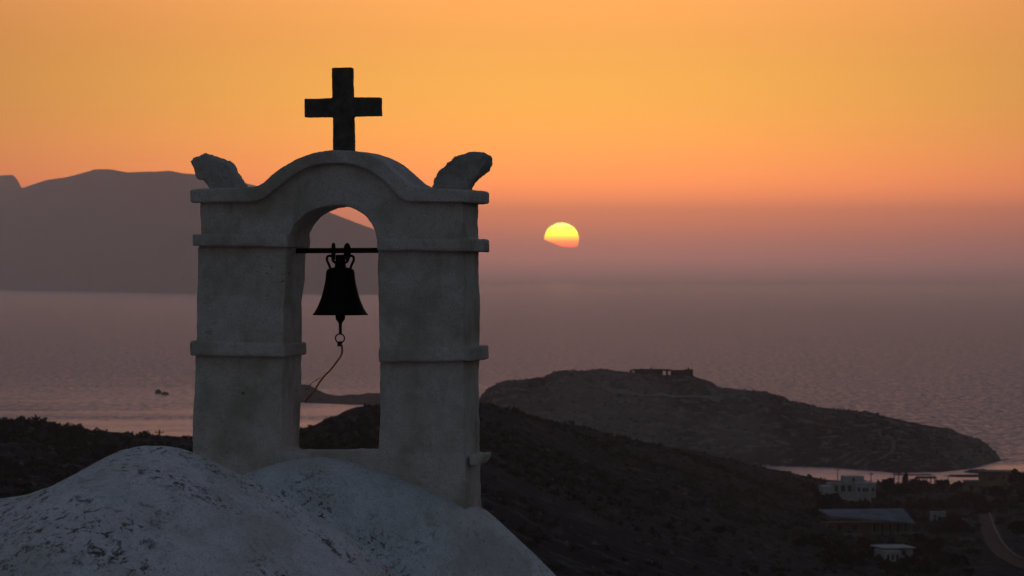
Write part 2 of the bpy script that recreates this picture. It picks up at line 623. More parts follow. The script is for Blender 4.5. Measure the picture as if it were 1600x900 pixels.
def head_z(PX, Y, X):
    ry = interp(PX, HEAD)
    yf, yb = interp(PX, HF), interp(PX, HB)
    Yr = np.minimum(1330.0, 0.45 * yf + 0.55 * yb)
    zr = np.maximum(H - Yr * (ry - HOR) / F, 0.2)
    tf = np.clip((Y - yf) / (Yr - yf), 0, 1)
    tb = np.clip((Y - Yr) / (yb - Yr), 0, 1)
    z = np.where(Y < Yr, zr * (0.25 * np.minimum(tf * 9, 1) * np.minimum(1, 8 / zr) + (1 - 0.25 * np.minimum(1, 8 / zr)) * tf ** 1.15), zr * (1 - 0.3 * tb - 0.7 * sstep(tb)))
    z = np.where(Y < yf, -(yf - Y) * 0.5, z)
    z = np.where(Y > yb, -(Y - yb) * 0.5, z)
    amp = np.clip(z / 6, 0, 1)
    crest = 1 - 0.55 * np.exp(-((Y - Yr) / 14.0) ** 2)
    ridged = 1 - np.abs(fbm2(X, Y, 26.0, 4, 0.55, 5.0))
    z = z + amp * crest * (1.2 * fbm2(X, Y, 40.0, 5, 0.55, 5.0) + 1.9 * (ridged - 0.75)) + amp * 0.45 * fbm2(X, Y, 6.0, 4, 0.6, 2.0)
    # rock ledges
    led = z / 2.6 + 0.35 * fbm2(X, Y, 30.0, 3, 0.5, 8.0)
    f_ = led - np.floor(led)
    return z + amp * crest * 0.9 * (sstep((f_ - 0.5) / 0.22) - f_)


fan_land('headland', M['headland'], 690, 1572, 420, lambda px: np.linspace(1185, 1440, 200)[:, None] + 0 * px[None, :], head_z)

PROM = [(425, 632), (440, 611), (470, 601), (484, 603), (496, 610), (508, 616), (530, 619), (545, 617), (560, 617), (575, 614), (592, 615),
        (640, 612), (700, 618), (760, 632)]


def prom_z(PX, Y, X):
    ry = interp(PX, PROM)
    yf = interp(PX, [(425, 1850), (470, 1845), (600, 1800), (760, 1800)])
    Yr = yf + 45
    zr = np.maximum(H - Yr * (ry - HOR) / F, 0.1)
    t = np.where(Y < Yr, np.clip((Y - yf) / 45, 0, 1) ** 0.8, 1 - sstep((Y - Yr) / 70))
    z = zr * t - 1.5 * (t <= 0)
    return z + np.clip(z / 4, 0, 1) * (0.6 * fbm2(X, Y, 20.0, 4, 0.6, 4.0))


fan_land('promontory', M['promontory'], 420, 765, 260, lambda px: np.linspace(1780, 1970, 70)[:, None] + 0 * px[None, :], prom_z)


def far_island(name, prof, shore, depth, amp, n=360, k=60, seed=1.0):
    p0, p1 = prof[0][0], prof[-1][0]

    def rows(px):
        ys = interp(px, shore)
        return ys[None, :] + np.linspace(-0.05, 2.1, k)[:, None] * depth

    def fn(PX, Y, X):
        ys = interp(PX, shore)
        Yr = ys + depth
        zr = np.maximum(H + Yr * (HOR - interp(PX, prof)) / F, 1.0)
        t = np.where(Y < Yr, np.clip((Y - ys) / depth, 0, 1), 1 - sstep((Y - Yr) / depth))
        t = np.where(Y < Yr, 0.35 * np.minimum(t * 8, 1) * np.minimum(1, 40 / zr) + (1 - 0.35 * np.minimum(1, 40 / zr)) * t, t)
        z = zr * t - 5 * (t <= 0)
        w = np.clip(z / 60, 0, 1) * (1 - 0.85 * np.exp(-((Y - Yr) / (0.12 * depth)) ** 2))
        return z + w * amp * fbm2(X, Y, 700.0, 5, 0.5, seed)
    return fan_land(name, M['island'], p0, p1, n, rows, fn)


far_island('island', [(-900, 400), (-500, 345), (-200, 318), (0, 306), (30, 295), (70, 283), (100, 279), (125, 272), (150, 264), (170, 264),
                      (200, 269), (215, 267), (262, 266), (300, 271), (360, 279), (420, 296), (480, 318), (520, 333), (552, 345), (585, 358),
                      (630, 380), (675, 404), (710, 430), (735, 455)],
           [(-900, 14200), (0, 13300), (300, 11000), (735, 10400)], 1500.0, 45.0)
far_island('mountain', [(-600, 330), (-300, 290), (-150, 276), (-60, 274), (0, 272), (20, 271), (26, 276), (33, 290), (60, 318), (120, 352), (220, 400), (300, 440)],
           [(-600, 15200), (300, 15200)], 600.0, 30.0, n=200, k=30, seed=6.0)

# ------------------------------------------------------------------ bell gable
GTH = math.radians(10.5)
AX = Vector((math.cos(GTH), -math.sin(GTH), 0))
AY = Vector((math.sin(GTH), math.cos(GTH), 0))
G0 = Vector(((515 - 800) / F * 21.55, 21.55, 0.0))
DEP = 0.46
GBASE = Vector((G0.x, G0.y, 62.6))


def gl(px, py, y=0.0):
    """picture point -> gable frame (x across, z up from the gable's base) on the plane at depth y"""
    d = Vector(((px - 800) / F, 1.0, (HOR - py) / F))
    o = Vector((0, 0, H)) - G0 - AY * y
    s = -o.dot(AY) / d.dot(AY)
    p = o + d * s
    return p.dot(AX), p.z - GBASE.z


def prism(bm, pts, y0, y1):
    """closed outline in (x, z), extruded in depth"""
    a = [bm.verts.new((p[0], y0, p[1])) for p in pts]
    b_ = [bm.verts.new((p[0], y1, p[1])) for p in pts]
    n = len(pts)
    f1 = bm.faces.new(a)
    f2 = bm.faces.new(list(reversed(b_)))
    for i in range(n):
        j = (i + 1) % n
        bm.faces.new((a[j], a[i], b_[i], b_[j]))
    bmesh.ops.triangulate(bm, faces=[f1, f2])
    bmesh.ops.recalc_face_normals(bm, faces=bm.faces[:])


def spline(pts, n=8):
    """Catmull-Rom through the points"""
    P = [np.array(p, float) for p in pts]
    P = [2 * P[0] - P[1]] + P + [2 * P[-1] - P[-2]]
    out = []
    for i in range(1, len(P) - 2):
        for k in range(n):
            t_ = k / n
            a, b2, c, d = P[i - 1], P[i], P[i + 1], P[i + 2]
            out.append(0.5 * (2 * b2 + (c - a) * t_ + (2 * a - 5 * b2 + 4 * c - d) * t_ ** 2 + (3 * b2 - a - 3 * c + d) * t_ ** 3))
    out.append(P[-2])
    return [tuple(p) for p in out]


def masonry(name, bm, mat, parent, voxel, amp, scale, smooth=2, seed=0.0, fine=0.3):
    """melt a solid into lumpy hand-laid plaster: voxel remesh, smooth, uneven surface"""
    me = bpy.data.meshes.new(name)
    bm.to_mesh(me)
    bm.free()
    o = bpy.data.objects.new(name, me)
    C.objects.link(o)
    r = o.modifiers.new('r', 'REMESH')
    r.mode = 'VOXEL'
    r.voxel_size = voxel
    s = o.modifiers.new('s', 'SMOOTH')
    s.iterations = smooth
    s.factor = 0.5
    dg = bpy.context.evaluated_depsgraph_get()
    me2 = bpy.data.meshes.new_from_object(o.evaluated_get(dg))
    o.modifiers.clear()
    o.data = me2
    bpy.data.meshes.remove(me)
    me2.name = name
    n = len(me2.vertices)
    co = np.empty(n * 3, np.float32)
    me2.vertices.foreach_get('co', co)
    no = np.empty(n * 3, np.float32)
    me2.vertices.foreach_get('normal', no)
    co, no = co.reshape(-1, 3).astype(float), no.reshape(-1, 3)
    d = amp * fbm(co / scale + seed, 4, 0.5) + amp * fine * fbm(co / (scale * 0.14) + seed + 5, 3, 0.6)
    co += no * d[:, None]
    me2.vertices.foreach_set('co', co.reshape(-1).astype(np.float32))
    me2.polygons.foreach_set('use_smooth', [True] * len(me2.polygons))
    me2.update()
    me2.materials.append(mat)
    o.parent = parent
    return o


gable = empty('bell_gable', GBASE, -GTH)
tag(gable, 'whitewashed bell gable with arched opening rising from the chapel roof', 'bell gable')

ARCH = [(448, 400), (450, 384), (457, 360), (470, 342), (487, 330), (510, 322), (533, 320), (551, 325), (567, 336), (580, 352), (588, 374), (591, 400)]
TOPC = [(395, 302), (412, 297), (430, 284), (455, 266), (480, 252), (508, 245), (533, 244), (560, 248), (590, 262), (615, 282), (634, 299), (650, 303)]
outer = [(300, 860), (302, 700), (304, 560), (306, 530), (308, 390), (312, 365), (313, 304)] + [tuple(p) for p in spline(TOPC, 4)] + \
        [(725, 304), (725, 370), (726, 540), (727, 700), (728, 790), (731, 880)]
inner = [(594, 870), (592, 700), (592, 560), (591, 450)] + [tuple(p) for p in reversed(spline(ARCH, 4))] + [(446, 450), (444, 530), (441, 640), (439, 700), (437, 870)]
bm = bmesh.new()
prism(bm, [gl(*p) for p in outer + inner], 0.0, DEP)
prism(bm, [gl(*p) for p in [(425, 870), (425, 707), (610, 706), (610, 870)]], 0.004, DEP - 0.004)
masonry('masonry', bm, M['gable'], gable, 0.011, 0.007, 0.22, 3, 0.0)

# cornice following the curved top
CT = [(385, 293), (401, 291), (416, 282), (440, 262), (470, 245), (500, 237), (531, 235), (562, 238), (590, 249), (615, 267), (639, 287), (655, 293)]
CB = [(396, 315), (412, 309), (430, 295), (455, 276), (480, 262), (508, 255), (533, 254), (560, 259), (590, 275), (612, 295), (629, 311), (645, 315)]
PRJ = 0.052
ct = [(297, 297), (340, 294)] + spline(CT, 5) + [(700, 295), (736, 297)]
cb = [(297, 316), (340, 316)] + spline(CB, 5) + [(700, 316), (736, 316)]
bm = bmesh.new()
prism(bm, [gl(px, py, -PRJ) for px, py in ct + cb[::-1]], -PRJ, DEP + PRJ)
masonry('cornice', bm, M['gable'], gable, 0.0085, 0.0045, 0.15, 2, 3.0)

# string courses, one per pier and level
for seed, (xa, xb, yl0, yl1, yr0, yr1) in enumerate([(300, 449, 366, 384, 366, 386), (589, 736, 373, 391, 373, 393),
                                                     (297, 445, 533, 555, 537, 558), (591, 736, 543, 566, 542, 564)]):
    bm = bmesh.new()
    prism(bm, [gl(xa, yl0, -PRJ), gl((xa + xb) / 2, (yl0 + yr0) / 2, -PRJ), gl(xb, yr0, -PRJ), gl(xb, yr1, -PRJ),
               gl((xa + xb) / 2, (yl1 + yr1) / 2, -PRJ), gl(xa, yl1, -PRJ)], -PRJ, DEP + PRJ)
    masonry('string_course', bm, M['gable'], gable, 0.009, 0.005, 0.13, 3, 10.0 + seed)

# small ledge stone on the side of the pier
bm = bmesh.new()
prism(bm, [gl(732, 712), gl(748, 709), gl(753, 710), gl(751, 721), gl(745, 727), gl(732, 727)], 0.02, 0.30)
masonry('ledge_stone', bm, M['gable'], gable, 0.008, 0.006, 0.08, 2, 21.0)


# plaster horns on the two shoulders
def horn(outline, seed):
    bm = bmesh.new()
    prism(bm, [gl(px, py, 0.12) for px, py in outline], 0.13, 0.32)
    return masonry('horn', bm, M['horn'], gable, 0.0085, 0.011, 0.10, 5, seed, 0.45)


horn([(296, 253), (303, 245), (317, 240), (333, 246), (349, 252), (358, 262), (365, 274), (379, 299), (327, 299), (319, 284), (307, 279), (301, 267)], 31.0)
horn([(671, 299), (677, 280), (692, 260), (709, 245), (730, 240), (756, 239), (760, 246), (758, 256), (748, 271), (733, 284), (728, 299)], 37.0)


# iron bar across the opening
def tube(bm, path, rad, n=8, cap=True):
    rings = []
    P = [Vector(p) for p in path]
    for i, p in enumerate(P):
        tdir = (P[min(i + 1, len(P) - 1)] - P[max(i - 1, 0)]).normalized()
        up = Vector((0, 1, 0)) if abs(tdir.y) < 0.9 else Vector((1, 0, 0))
        s = tdir.cross(up).normalized()
        u = s.cross(tdir)
        r = rad[i] if isinstance(rad, (list, tuple)) else rad
        rings.append([bm.verts.new(p + s * (r * math.cos(2 * math.pi * k / n)) + u * (r * math.sin(2 * math.pi * k / n))) for k in range(n)])
    for a, b_ in zip(rings, rings[1:]):
        for k in range(n):
            f = bm.faces.new((a[k], b_[k], b_[(k + 1) % n], a[(k + 1) % n]))
            f.smooth = True
    if cap:
        bm.faces.new(rings[0])
        bm.faces.new(list(reversed(rings[-1])))


def done(name, bm, mat, parent=None, loc=None):
    bmesh.ops.recalc_face_normals(bm, faces=bm.faces[:])
    me = bpy.data.meshes.new(name)
    bm.to_mesh(me)
    bm.free()
    return link(name, me, mat, parent, loc)


YB = 0.23


def g3(px, py, y=YB):
    x, z = gl(px, py, y)
    return Vector((x, y, z))


bm = bmesh.new()
tube(bm, [g3(440, 392), g3(500, 391.6), g3(560, 391.4), g3(600, 391.2)], 0.0155, 10)
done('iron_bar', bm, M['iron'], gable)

# ------------------------------------------------------------------ cross
cb_ = gl(536, 240, 0.17)
cross_o = Vector(GBASE) + AX * cb_[0] + AY * 0.17 + Vector((0, 0, cb_[1]))
XS = [(475.5, 0), (519, 1), (549.5, 2), (593.4, 3)]


def cx(px, py):
    return gl(px, py, 0.17)[0] - cb_[0], gl(px, py, 0.17)[1] - cb_[1]


quads = [[(518.3, 106), (548.6, 105), (549.3, 152.3), (518.8, 153.2)], [(518.8, 153.2), (549.3, 152.3), (550.2, 182.0), (519.4, 182.7)],
         [(519.4, 182.7), (550.2, 182.0), (551.8, 246), (520.4, 246)], [(475.4, 154.2), (518.8, 153.2), (519.4, 182.7), (475.7, 183.3)],
         [(549.3, 152.3), (593.2, 152), (593.5, 181), (550.2, 182.0)]]
bm = bmesh.new()
fr = {}
ff = []
for qd in quads:
    vs = []
    for p in qd:
        if p not in fr:
            fr[p] = bm.verts.new((cx(*p)[0], 0.0, cx(*p)[1]))
        vs.append(fr[p])
    ff.append(bm.faces.new(vs))
ext = bmesh.ops.extrude_face_region(bm, geom=ff)
bmesh.ops.translate(bm, vec=(0, 0.075, 0), verts=[v for v in ext['geom'] if isinstance(v, bmesh.types.BMVert)])
bmesh.ops.recalc_face_normals(bm, faces=bm.faces[:])
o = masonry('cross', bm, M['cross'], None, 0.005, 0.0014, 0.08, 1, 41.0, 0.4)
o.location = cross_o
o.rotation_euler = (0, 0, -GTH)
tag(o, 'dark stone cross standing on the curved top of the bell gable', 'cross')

# ------------------------------------------------------------------ bell
bc = g3(531.8, 391)
bell_o = Vector(GBASE) + AX * bc.x + AY * YB + Vector((0, 0, bc.z))
PXM = (21.55 + YB) / F          # metres per photo pixel at the bell
bell = empty('bell', bell_o, -GTH)
tag(bell, 'black bronze church bell hanging from an iron bar in the arch', 'bell')


def lathe(bm, prof, n=40):
    rings = []
    for r, z in prof:
        rings.append([bm.verts.new((r * math.cos(2 * math.pi * k / n), r * math.sin(2 * math.pi * k / n), z)) for k in range(n)])
    for a, b_ in zip(rings, rings[1:]):
        for k in range(n):
            f = bm.faces.new((a[k], a[(k + 1) % n], b_[(k + 1) % n], b_[k]))
            f.smooth = True
    return rings


def bz(py):
    return (391 - py) * PXM


prof = [(7, 398), (7.5, 406), (8.5, 414), (9, 417.5), (17, 419), (21, 421.5), (22.4, 426), (23, 434), (24.4, 443), (26.5, 452), (28, 458), (30, 465), (33, 473),
        (37, 482), (41, 488.5), (43.3, 491), (43.3, 492.3), (40, 492.3), (34, 483), (28, 470), (24, 455), (20.5, 432), (18, 424), (2, 421)]
bm = bmesh.new()
rg = lathe(bm, [(r * PXM, bz(y)) for r, y in prof])
bm.faces.new(rg[0])
bm.faces.new(list(reversed(rg[-1])))
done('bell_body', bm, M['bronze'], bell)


def q3(px, py, y=0.0):
    return Vector(((px - 531.8) * PXM, y, bz(py)))


for sgn in (-1, 1):
    bm = bmesh.new()
    path = spline([(531.8 + sgn * a, b_) for a, b_ in [(15.5, 421), (18.5, 413), (21.5, 406), (20.5, 401), (16, 399.6), (12.5, 402), (12, 407), (9, 410), (6, 410)]], 4)
    tube(bm, [q3(px, py) for px, py in path], 2.0 * PXM, 8)
    done('canon_loop', bm, M['bronze'], bell)
    bm = bmesh.new()
    loop = []
    for k in range(15):
        a = -0.9 + k * (2 * math.pi + 0.2) / 14
        loop.append(q3(531.8 + sgn * (11.0 + 1.2 * math.sin(a)), 393.5 - 11.5 * math.cos(a), 0.030 * math.sin(a)))
    tube(bm, loop, 2.9 * PXM, 8)
    done('hanger_strap', bm, M['iron'], bell)
bm = bmesh.new()
lathe(bm, [(0.5 * PXM, bz(480)), (3 * PXM, bz(483)), (6 * PXM, bz(488)), (7.8 * PXM, bz(494)), (7.2 * PXM, bz(499)), (4 * PXM, bz(503)), (2.6 * PXM, bz(506)), (2.4 * PXM, bz(520)), (2.6 * PXM, bz(522.5)), (.5 * PXM, bz(523))], 20)
done('clapper', bm, M['iron'], bell)
bm = bmesh.new()
tube(bm, [q3(531.2 + 7.0 * math.sin(2 * math.pi * k / 28), 528.6 - 7.0 * math.cos(2 * math.pi * k / 28), 0.004 * math.sin(2 * math.pi * k / 28)) for k in range(29)], 1.05 * PXM, 8)
done('pull_ring', bm, M['iron'], bell)

# rope tied to the ring and led off to the jamb
rope = empty('bell_rope', bell_o + Vector((0, 0, bz(537))), -GTH)
tag(rope, 'thin orange bell rope slack between the clapper ring and the jamb', 'rope')


def rq(px, py, y=0.0):
    return q3(px, py, y) - Vector((0, 0, bz(537)))


def twisted(path, r, turns):
    P = spline([tuple(p) for p in path], 10)
    P = [Vector(p) for p in P]
    bms = []
    for ph in (0, math.pi):
        bm = bmesh.new()
        pts = []
        for i, p in enumerate(P):
            a = ph + turns * 2 * math.pi * i / len(P)
            pts.append(p + Vector((math.cos(a), math.sin(a), 0.4 * math.cos(a))) * r * 0.6)
        tube(bm, pts, r, 6)
        bms.append(bm)
    return bms


main = [rq(532.5, 536), rq(534.6, 545), rq(533, 555), rq(524, 568), rq(515, 579), rq(504, 590), rq(496, 601), rq(488, 612, 0.03), rq(474, 622, 0.10), rq(466, 629, 0.15)]
for bm in twisted(main, 0.0046, 20):
    done('strand', bm, M['rope'], rope)
for bm in twisted([rq(500, 590), rq(491, 595), rq(484, 599, 0.03), rq(476, 605, 0.08), rq(466, 612, 0.13)], 0.0020, 12):
    done('loose_end', bm, M['rope'], rope)
bm = bmesh.new()
kp = []
for k in range(40):
    a = k * 0.9
    kp.append(rq(530.8 + 3.0 * math.cos(a), 534.0 + k * 0.17, 0.011 * math.sin(a)))
tube(bm, kp, 0.0042, 6)
done('knot', bm, plain_mat('dirty_rope', (0.10, 0.045, 0.03), 0.9, 0.1, 0, 0.4, 80), rope)

# ------------------------------------------------------------------ chapel
chapel = empty('chapel', (-1.6, 15.5, 58.5))
tag(chapel, 'whitewashed chapel with two rounded lichen-stained plaster vaults', 'chapel')
PA = [(-900, 830), (-400, 800), (-100, 784), (0, 778), (40, 772), (75, 761), (110, 745), (150, 722), (185, 705), (210, 699), (235, 697.5), (262, 699), (285, 703), (310, 712),
      (345, 729), (380, 746), (440, 776), (500, 810), (560, 850), (620, 903), (700, 990), (780, 1090)]
PB = [(150, 900), (250, 815), (330, 778), (380, 749), (430, 726), (465, 716.5), (495, 714.5), (525, 717.5), (560, 727), (620, 746), (690, 776), (740, 803), (760, 818), (800, 856), (850, 904), (905, 965), (960, 1050)]
YA = 16.6
pa = np.array([((px - 800) / F * YA, H - YA * (py - HOR) / F) for px, py in spline(PA, 6)])
pb = np.array([gl(px, py) for px, py in spline(PB, 6)])
nx, ny = 420, 420
xs = np.linspace(-5.6, 0.95, nx)
ys = np.linspace(9.0, 22.05, ny)
X, Yg = np.meshgrid(xs, ys)
za = np.interp(X, pa[:, 0], pa[:, 1]) - 0.012 * np.clip(YA - Yg, 0, 99) ** 2 - 0.40 * np.clip(Yg - YA, 0, 99) ** 2
xl = (X - G0.x) * AX.x + (Yg - G0.y) * AX.y
yl = (X - G0.x) * AY.x + (Yg - G0.y) * AY.y
zb = np.interp(xl, pb[:, 0], pb[:, 1], left=59 - GBASE.z, right=59 - GBASE.z) + GBASE.z
zb = zb - 0.5 * sstep((yl - 0.3) / 0.5) - 0.045 * np.clip(-yl, 0, 99) ** 2
k = 0.018
hh = np.clip(0.5 + 0.5 * (za - zb) / k, 0, 1)
Z = zb * (1 - hh) + za * hh + k * hh * (1 - hh)
Z = np.maximum(Z, 61.2)
Z += 0.016 * fbm2(X, Yg, 0.75, 3, 0.45, 1.0) + 0.004 * np.exp(-((X + 1.45) / 0.5) ** 2) * fbm2(X, Yg, 0.10, 3, 0.6, 6.0) + 0.003 * fbm2(X, Yg, 0.07, 3, 0.6, 2.0)
off = np.array(chapel.location)
P = np.stack([X, Yg, Z], -1) - off
roof = link('roof', grid_mesh('roof', P), M['roof'], chapel)
# walls below the eaves
edges = [P[0, :], P[-1, ::-1], P[::-1, 0], P[:, -1]]
for e in edges:
    e2 = e.copy()
    e2[:, 2] = -1.5
    w = np.stack([e2, e], 0)
    link('wall', grid_mesh('wall', w), M['roof'], chapel)


# ------------------------------------------------------------------ things on the far land
def hit(fn, px, py, y0, y1, n=5000):
    Y = np.linspace(y0, y1, n)
    PX = np.full_like(Y, px)
    z = fn(PX, Y, (PX - 800) / F * Y)
    i = int(np.argmax(z >= H - Y * (py - HOR) / F))
    return Vector(((px - 800) / F * Y[i], Y[i], float(z[i])))


def head_at(px, py):
    return hit(head_z, px, py, 1186, 1440)


def ribbon(name, pts, width, mat, lift, zf):
    """strip of path laid over the land"""
    P = [Vector((*p, 0)) for p in spline([(q.x, q.y) for q in pts], 10)]
    rows = []
    for i, p in enumerate(P):
        d = (P[min(i + 1, len(P) - 1)] - P[max(i - 1, 0)]).normalized()
        n = Vector((-d.y, d.x, 0))
        row = []
        for k in (1, 0.33, -0.33, -1):
            q = p + n * (k * width / 2)
            row.append((q.x, q.y, zf(q.x, q.y) + lift))
        rows.append(row)
    return link(name, grid_mesh(name, np.array(rows)), mat)


def head_ground(x, y):
    return float(head_z(np.array([800 + F * x / y]), np.array([y]), np.array([x]))[0])


tag(ribbon('track', [head_at(*p) for p in [(928, 605), (955, 610), (985, 616), (1020, 619), (1075, 621), (1130, 622)]], 2.2, M['dirt'], 0.35, head_ground), kind='structure')
tag(ribbon('track', [head_at(*p) for p in [(1372, 672), (1388, 681), (1396, 692), (1395, 704), (1384, 714), (1368, 721)]], 1.2, M['trail'], 0.3, head_ground), kind='structure')


def box(bm, x0, x1, y0, y1, z0, z1):
    r = bmesh.ops.create_cube(bm, size=1.0)
    bmesh.ops.scale(bm, vec=(x1 - x0, y1 - y0, z1 - z0), verts=r['verts'])
    bmesh.ops.translate(bm, vec=((x0 + x1) / 2, (y0 + y1) / 2, (z0 + z1) / 2), verts=r['verts'])


class House:
    def __init__(self, name, px, py, label, cat, rz=0.0, at=None):
        p = at or hill_at(px, py)
        self.m = p.y / F
        self.px, self.py = px, py
        self.o = empty(name, p, rz)
        tag(self.o, label, cat)

    def box(self, name, x0, x1, ytop, ybot, d0, d1, mat, parent=None, bevel=0.06):
        """x0..x1 and ytop..ybot in photo pixels about the base point, d0..d1 metres of depth"""
        bm = bmesh.new()
        box(bm, (x0 - self.px) * self.m, (x1 - self.px) * self.m, d0, d1, (self.py - ybot) * self.m, (self.py - ytop) * self.m)
        if bevel:
            bmesh.ops.bevel(bm, geom=bm.edges[:], offset=bevel, segments=1, affect='EDGES')
        return done(name, bm, M[mat], parent or self.o)

    def arch(self, name, xc, w, ytop, ybot, d, mat='opening'):
        bm = bmesh.new()
        cx_, z0, z1, r = (xc - self.px) * self.m, (self.py - ybot) * self.m, (self.py - ytop) * self.m, w * self.m / 2
        pts = [(cx_ + r, z0), (cx_ + r, z1 - r)] + [(cx_ + r * math.cos(a * math.pi / 8), z1 - r + r * math.sin(a * math.pi / 8)) for a in range(1, 8)] + [(cx_ - r, z1 - r), (cx_ - r, z0)]
        prism(bm, pts, d - 0.06, d + 0.1)
        return done(name, bm, M[mat], self.o)


# ruin on the top of the headland
rp = head_at(1034, 590)
h = House('ruined_building', 1034, 592, 'roofless dark stone ruin with window gaps on the headland top', 'ruin', 0.0, Vector((rp.x, 1330.0, H - 1330 * (592 - HOR) / F)))
for x0, x1, yt, yb in [(985, 988, 578, 592), (988, 992, 577, 579.5), (988, 992, 583.5, 592), (992, 1036, 576.5, 592), (1036, 1041, 576.8, 579.6), (1036, 1041, 587, 592),
                       (1041, 1044.5, 576.8, 592), (1044.5, 1048.5, 576.8, 579.8), (1044.5, 1048.5, 587, 592), (1048.5, 1070, 578, 592), (1070, 1083.5, 577, 592)]:
    h.box('wall', x0, x1, yt, yb, 0, 0.7, 'ruin', bevel=0)
h.box('side_wall', 985, 988, 580, 592, 0.72, 9, 'ruin')
h.box('side_wall', 1080.5, 1083.5, 578, 592, 0.72, 9, 'ruin')
for x0, yt, w in [(1017, 574.2, 2), (1075, 573.8, 2.4), (1002, 575.3, 3)]:
    h.box('broken_stub', x0, x0 + w, yt, 577.2, 0.05, 0.6, 'ruin')


# skerries
def sea_rock(px, py, w, hgt, label, seed, depth=None, cat='rock'):
    Y = H * F / (py - HOR)
    mm = Y / F
    bm = bmesh.new()
    bmesh.ops.create_icosphere(bm, subdivisions=4, radius=1.0)
    for v in bm.verts:
        q = np.array([[v.co.x, v.co.y, v.co.z]])
        f = 1 + 0.35 * float(fbm(q * 1.6 + seed, 4, 0.6)[0])
        v.co = Vector((v.co.x * f * w * mm / 2, v.co.y * f * (depth or w * mm * 0.4), v.co.z * f * hgt * mm))
        v.co.z = max(v.co.z, -0.8)
    o = done('sea_rock', bm, M['promontory'], None, ((px - 800) / F * Y, Y, 0))
    tag(o, label, cat, 'rocks standing in the sea')


sea_rock(247, 615, 9, 5, 'taller jagged sea rock of the pair off the left shore', 3.0)
sea_rock(258.5, 617, 10.5, 5, 'rounded sea rock with a low tail beside the jagged rock', 7.0)
sea_rock(1527, 738, 36, 5, 'low dark reef in the water off the tip of the headland', 11.0, 5.0)
sea_rock(1560, 744, 150, 2.4, 'long flat skerry lying behind the ochre house', 15.0, 7.0)
sea_rock(1430, 742, 60, 1.2, 'thin flat reef under the headland shore', 19.0, 3.0)

# villa
h = House('villa', 1325, 784, 'white villa with arched windows and a long terrace by the channel', 'house', 0.10)
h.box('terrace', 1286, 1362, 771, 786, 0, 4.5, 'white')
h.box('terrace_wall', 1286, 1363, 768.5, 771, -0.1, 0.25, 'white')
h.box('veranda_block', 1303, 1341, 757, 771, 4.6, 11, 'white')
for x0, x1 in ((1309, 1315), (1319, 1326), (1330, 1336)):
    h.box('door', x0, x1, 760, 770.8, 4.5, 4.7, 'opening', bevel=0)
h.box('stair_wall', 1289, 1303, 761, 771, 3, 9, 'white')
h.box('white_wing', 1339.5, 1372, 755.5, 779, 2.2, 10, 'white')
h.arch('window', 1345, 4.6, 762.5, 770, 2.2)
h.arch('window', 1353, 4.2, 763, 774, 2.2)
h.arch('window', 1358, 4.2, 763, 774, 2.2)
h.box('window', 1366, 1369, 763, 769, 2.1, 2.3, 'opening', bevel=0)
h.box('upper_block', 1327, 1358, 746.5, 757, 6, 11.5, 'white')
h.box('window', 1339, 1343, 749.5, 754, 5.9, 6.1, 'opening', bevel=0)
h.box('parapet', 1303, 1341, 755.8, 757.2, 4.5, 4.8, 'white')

h = House('long_house', 1365, 834, 'long low house under a pale blue-grey pitched roof', 'house', 0.16)
mm = h.m
bm = bmesh.new()
x0, x1 = -71 * mm, 66 * mm
zt, zf = 34.5 * mm, 17 * mm
for q in [[(x0, -0.6, zf + 1.5), (x1, -0.6, zf), (x1, 9, zt), (x0, 9, zt)]]:
    top = [bm.verts.new(v) for v in q]
    bot = [bm.verts.new((v[0], v[1], v[2] - 0.35)) for v in q]
    bm.faces.new(top)
    bm.faces.new(bot[::-1])
    for i in range(4):
        bm.faces.new((top[i], bot[i], bot[(i + 1) % 4], top[(i + 1) % 4]))
done('roof', bm, M['blueroof'], h.o)
h.box('wall', 1296, 1429, 818, 836, 2.2, 8.8, 'ochre')
for i in range(6):
    x = 1362 + i * 12.6
    h.box('column', x, x + 2.2, 817.8, 834, -0.2, 0.25, 'concrete', bevel=0)
    if i < 5:
        h.box('door', x + 4.5, x + 10, 820, 833.5, 2.1, 2.3, 'opening', bevel=0)
h.box('porch_wall', 1360, 1431, 831.5, 836, -0.8, -0.4, 'concrete')
h.box('window', 1310, 1318, 821, 829, 2.1, 2.3, 'opening', bevel=0)
h.box('window', 1335, 1343, 821, 829, 2.1, 2.3, 'opening', bevel=0)

h = House('cube_house', 1466, 814, 'small white cube house beside the pale roofed long house', 'house', -0.12)
h.box('wall', 1453, 1478, 801, 816, 0, 5, 'white')
h.box('window', 1459, 1463, 804.5, 809, -0.08, 0.1, 'opening', bevel=0)
h.box('parapet', 1453, 1478, 799.6, 801.2, -0.1, 0.2, 'white')

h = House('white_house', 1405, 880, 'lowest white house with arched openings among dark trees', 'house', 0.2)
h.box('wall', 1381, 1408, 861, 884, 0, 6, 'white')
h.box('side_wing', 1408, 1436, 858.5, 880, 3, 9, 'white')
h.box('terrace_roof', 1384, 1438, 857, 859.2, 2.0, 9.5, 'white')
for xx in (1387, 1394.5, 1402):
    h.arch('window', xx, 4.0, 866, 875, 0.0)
h.box('window', 1418, 1424, 863, 870, 2.9, 3.1, 'opening', bevel=0)

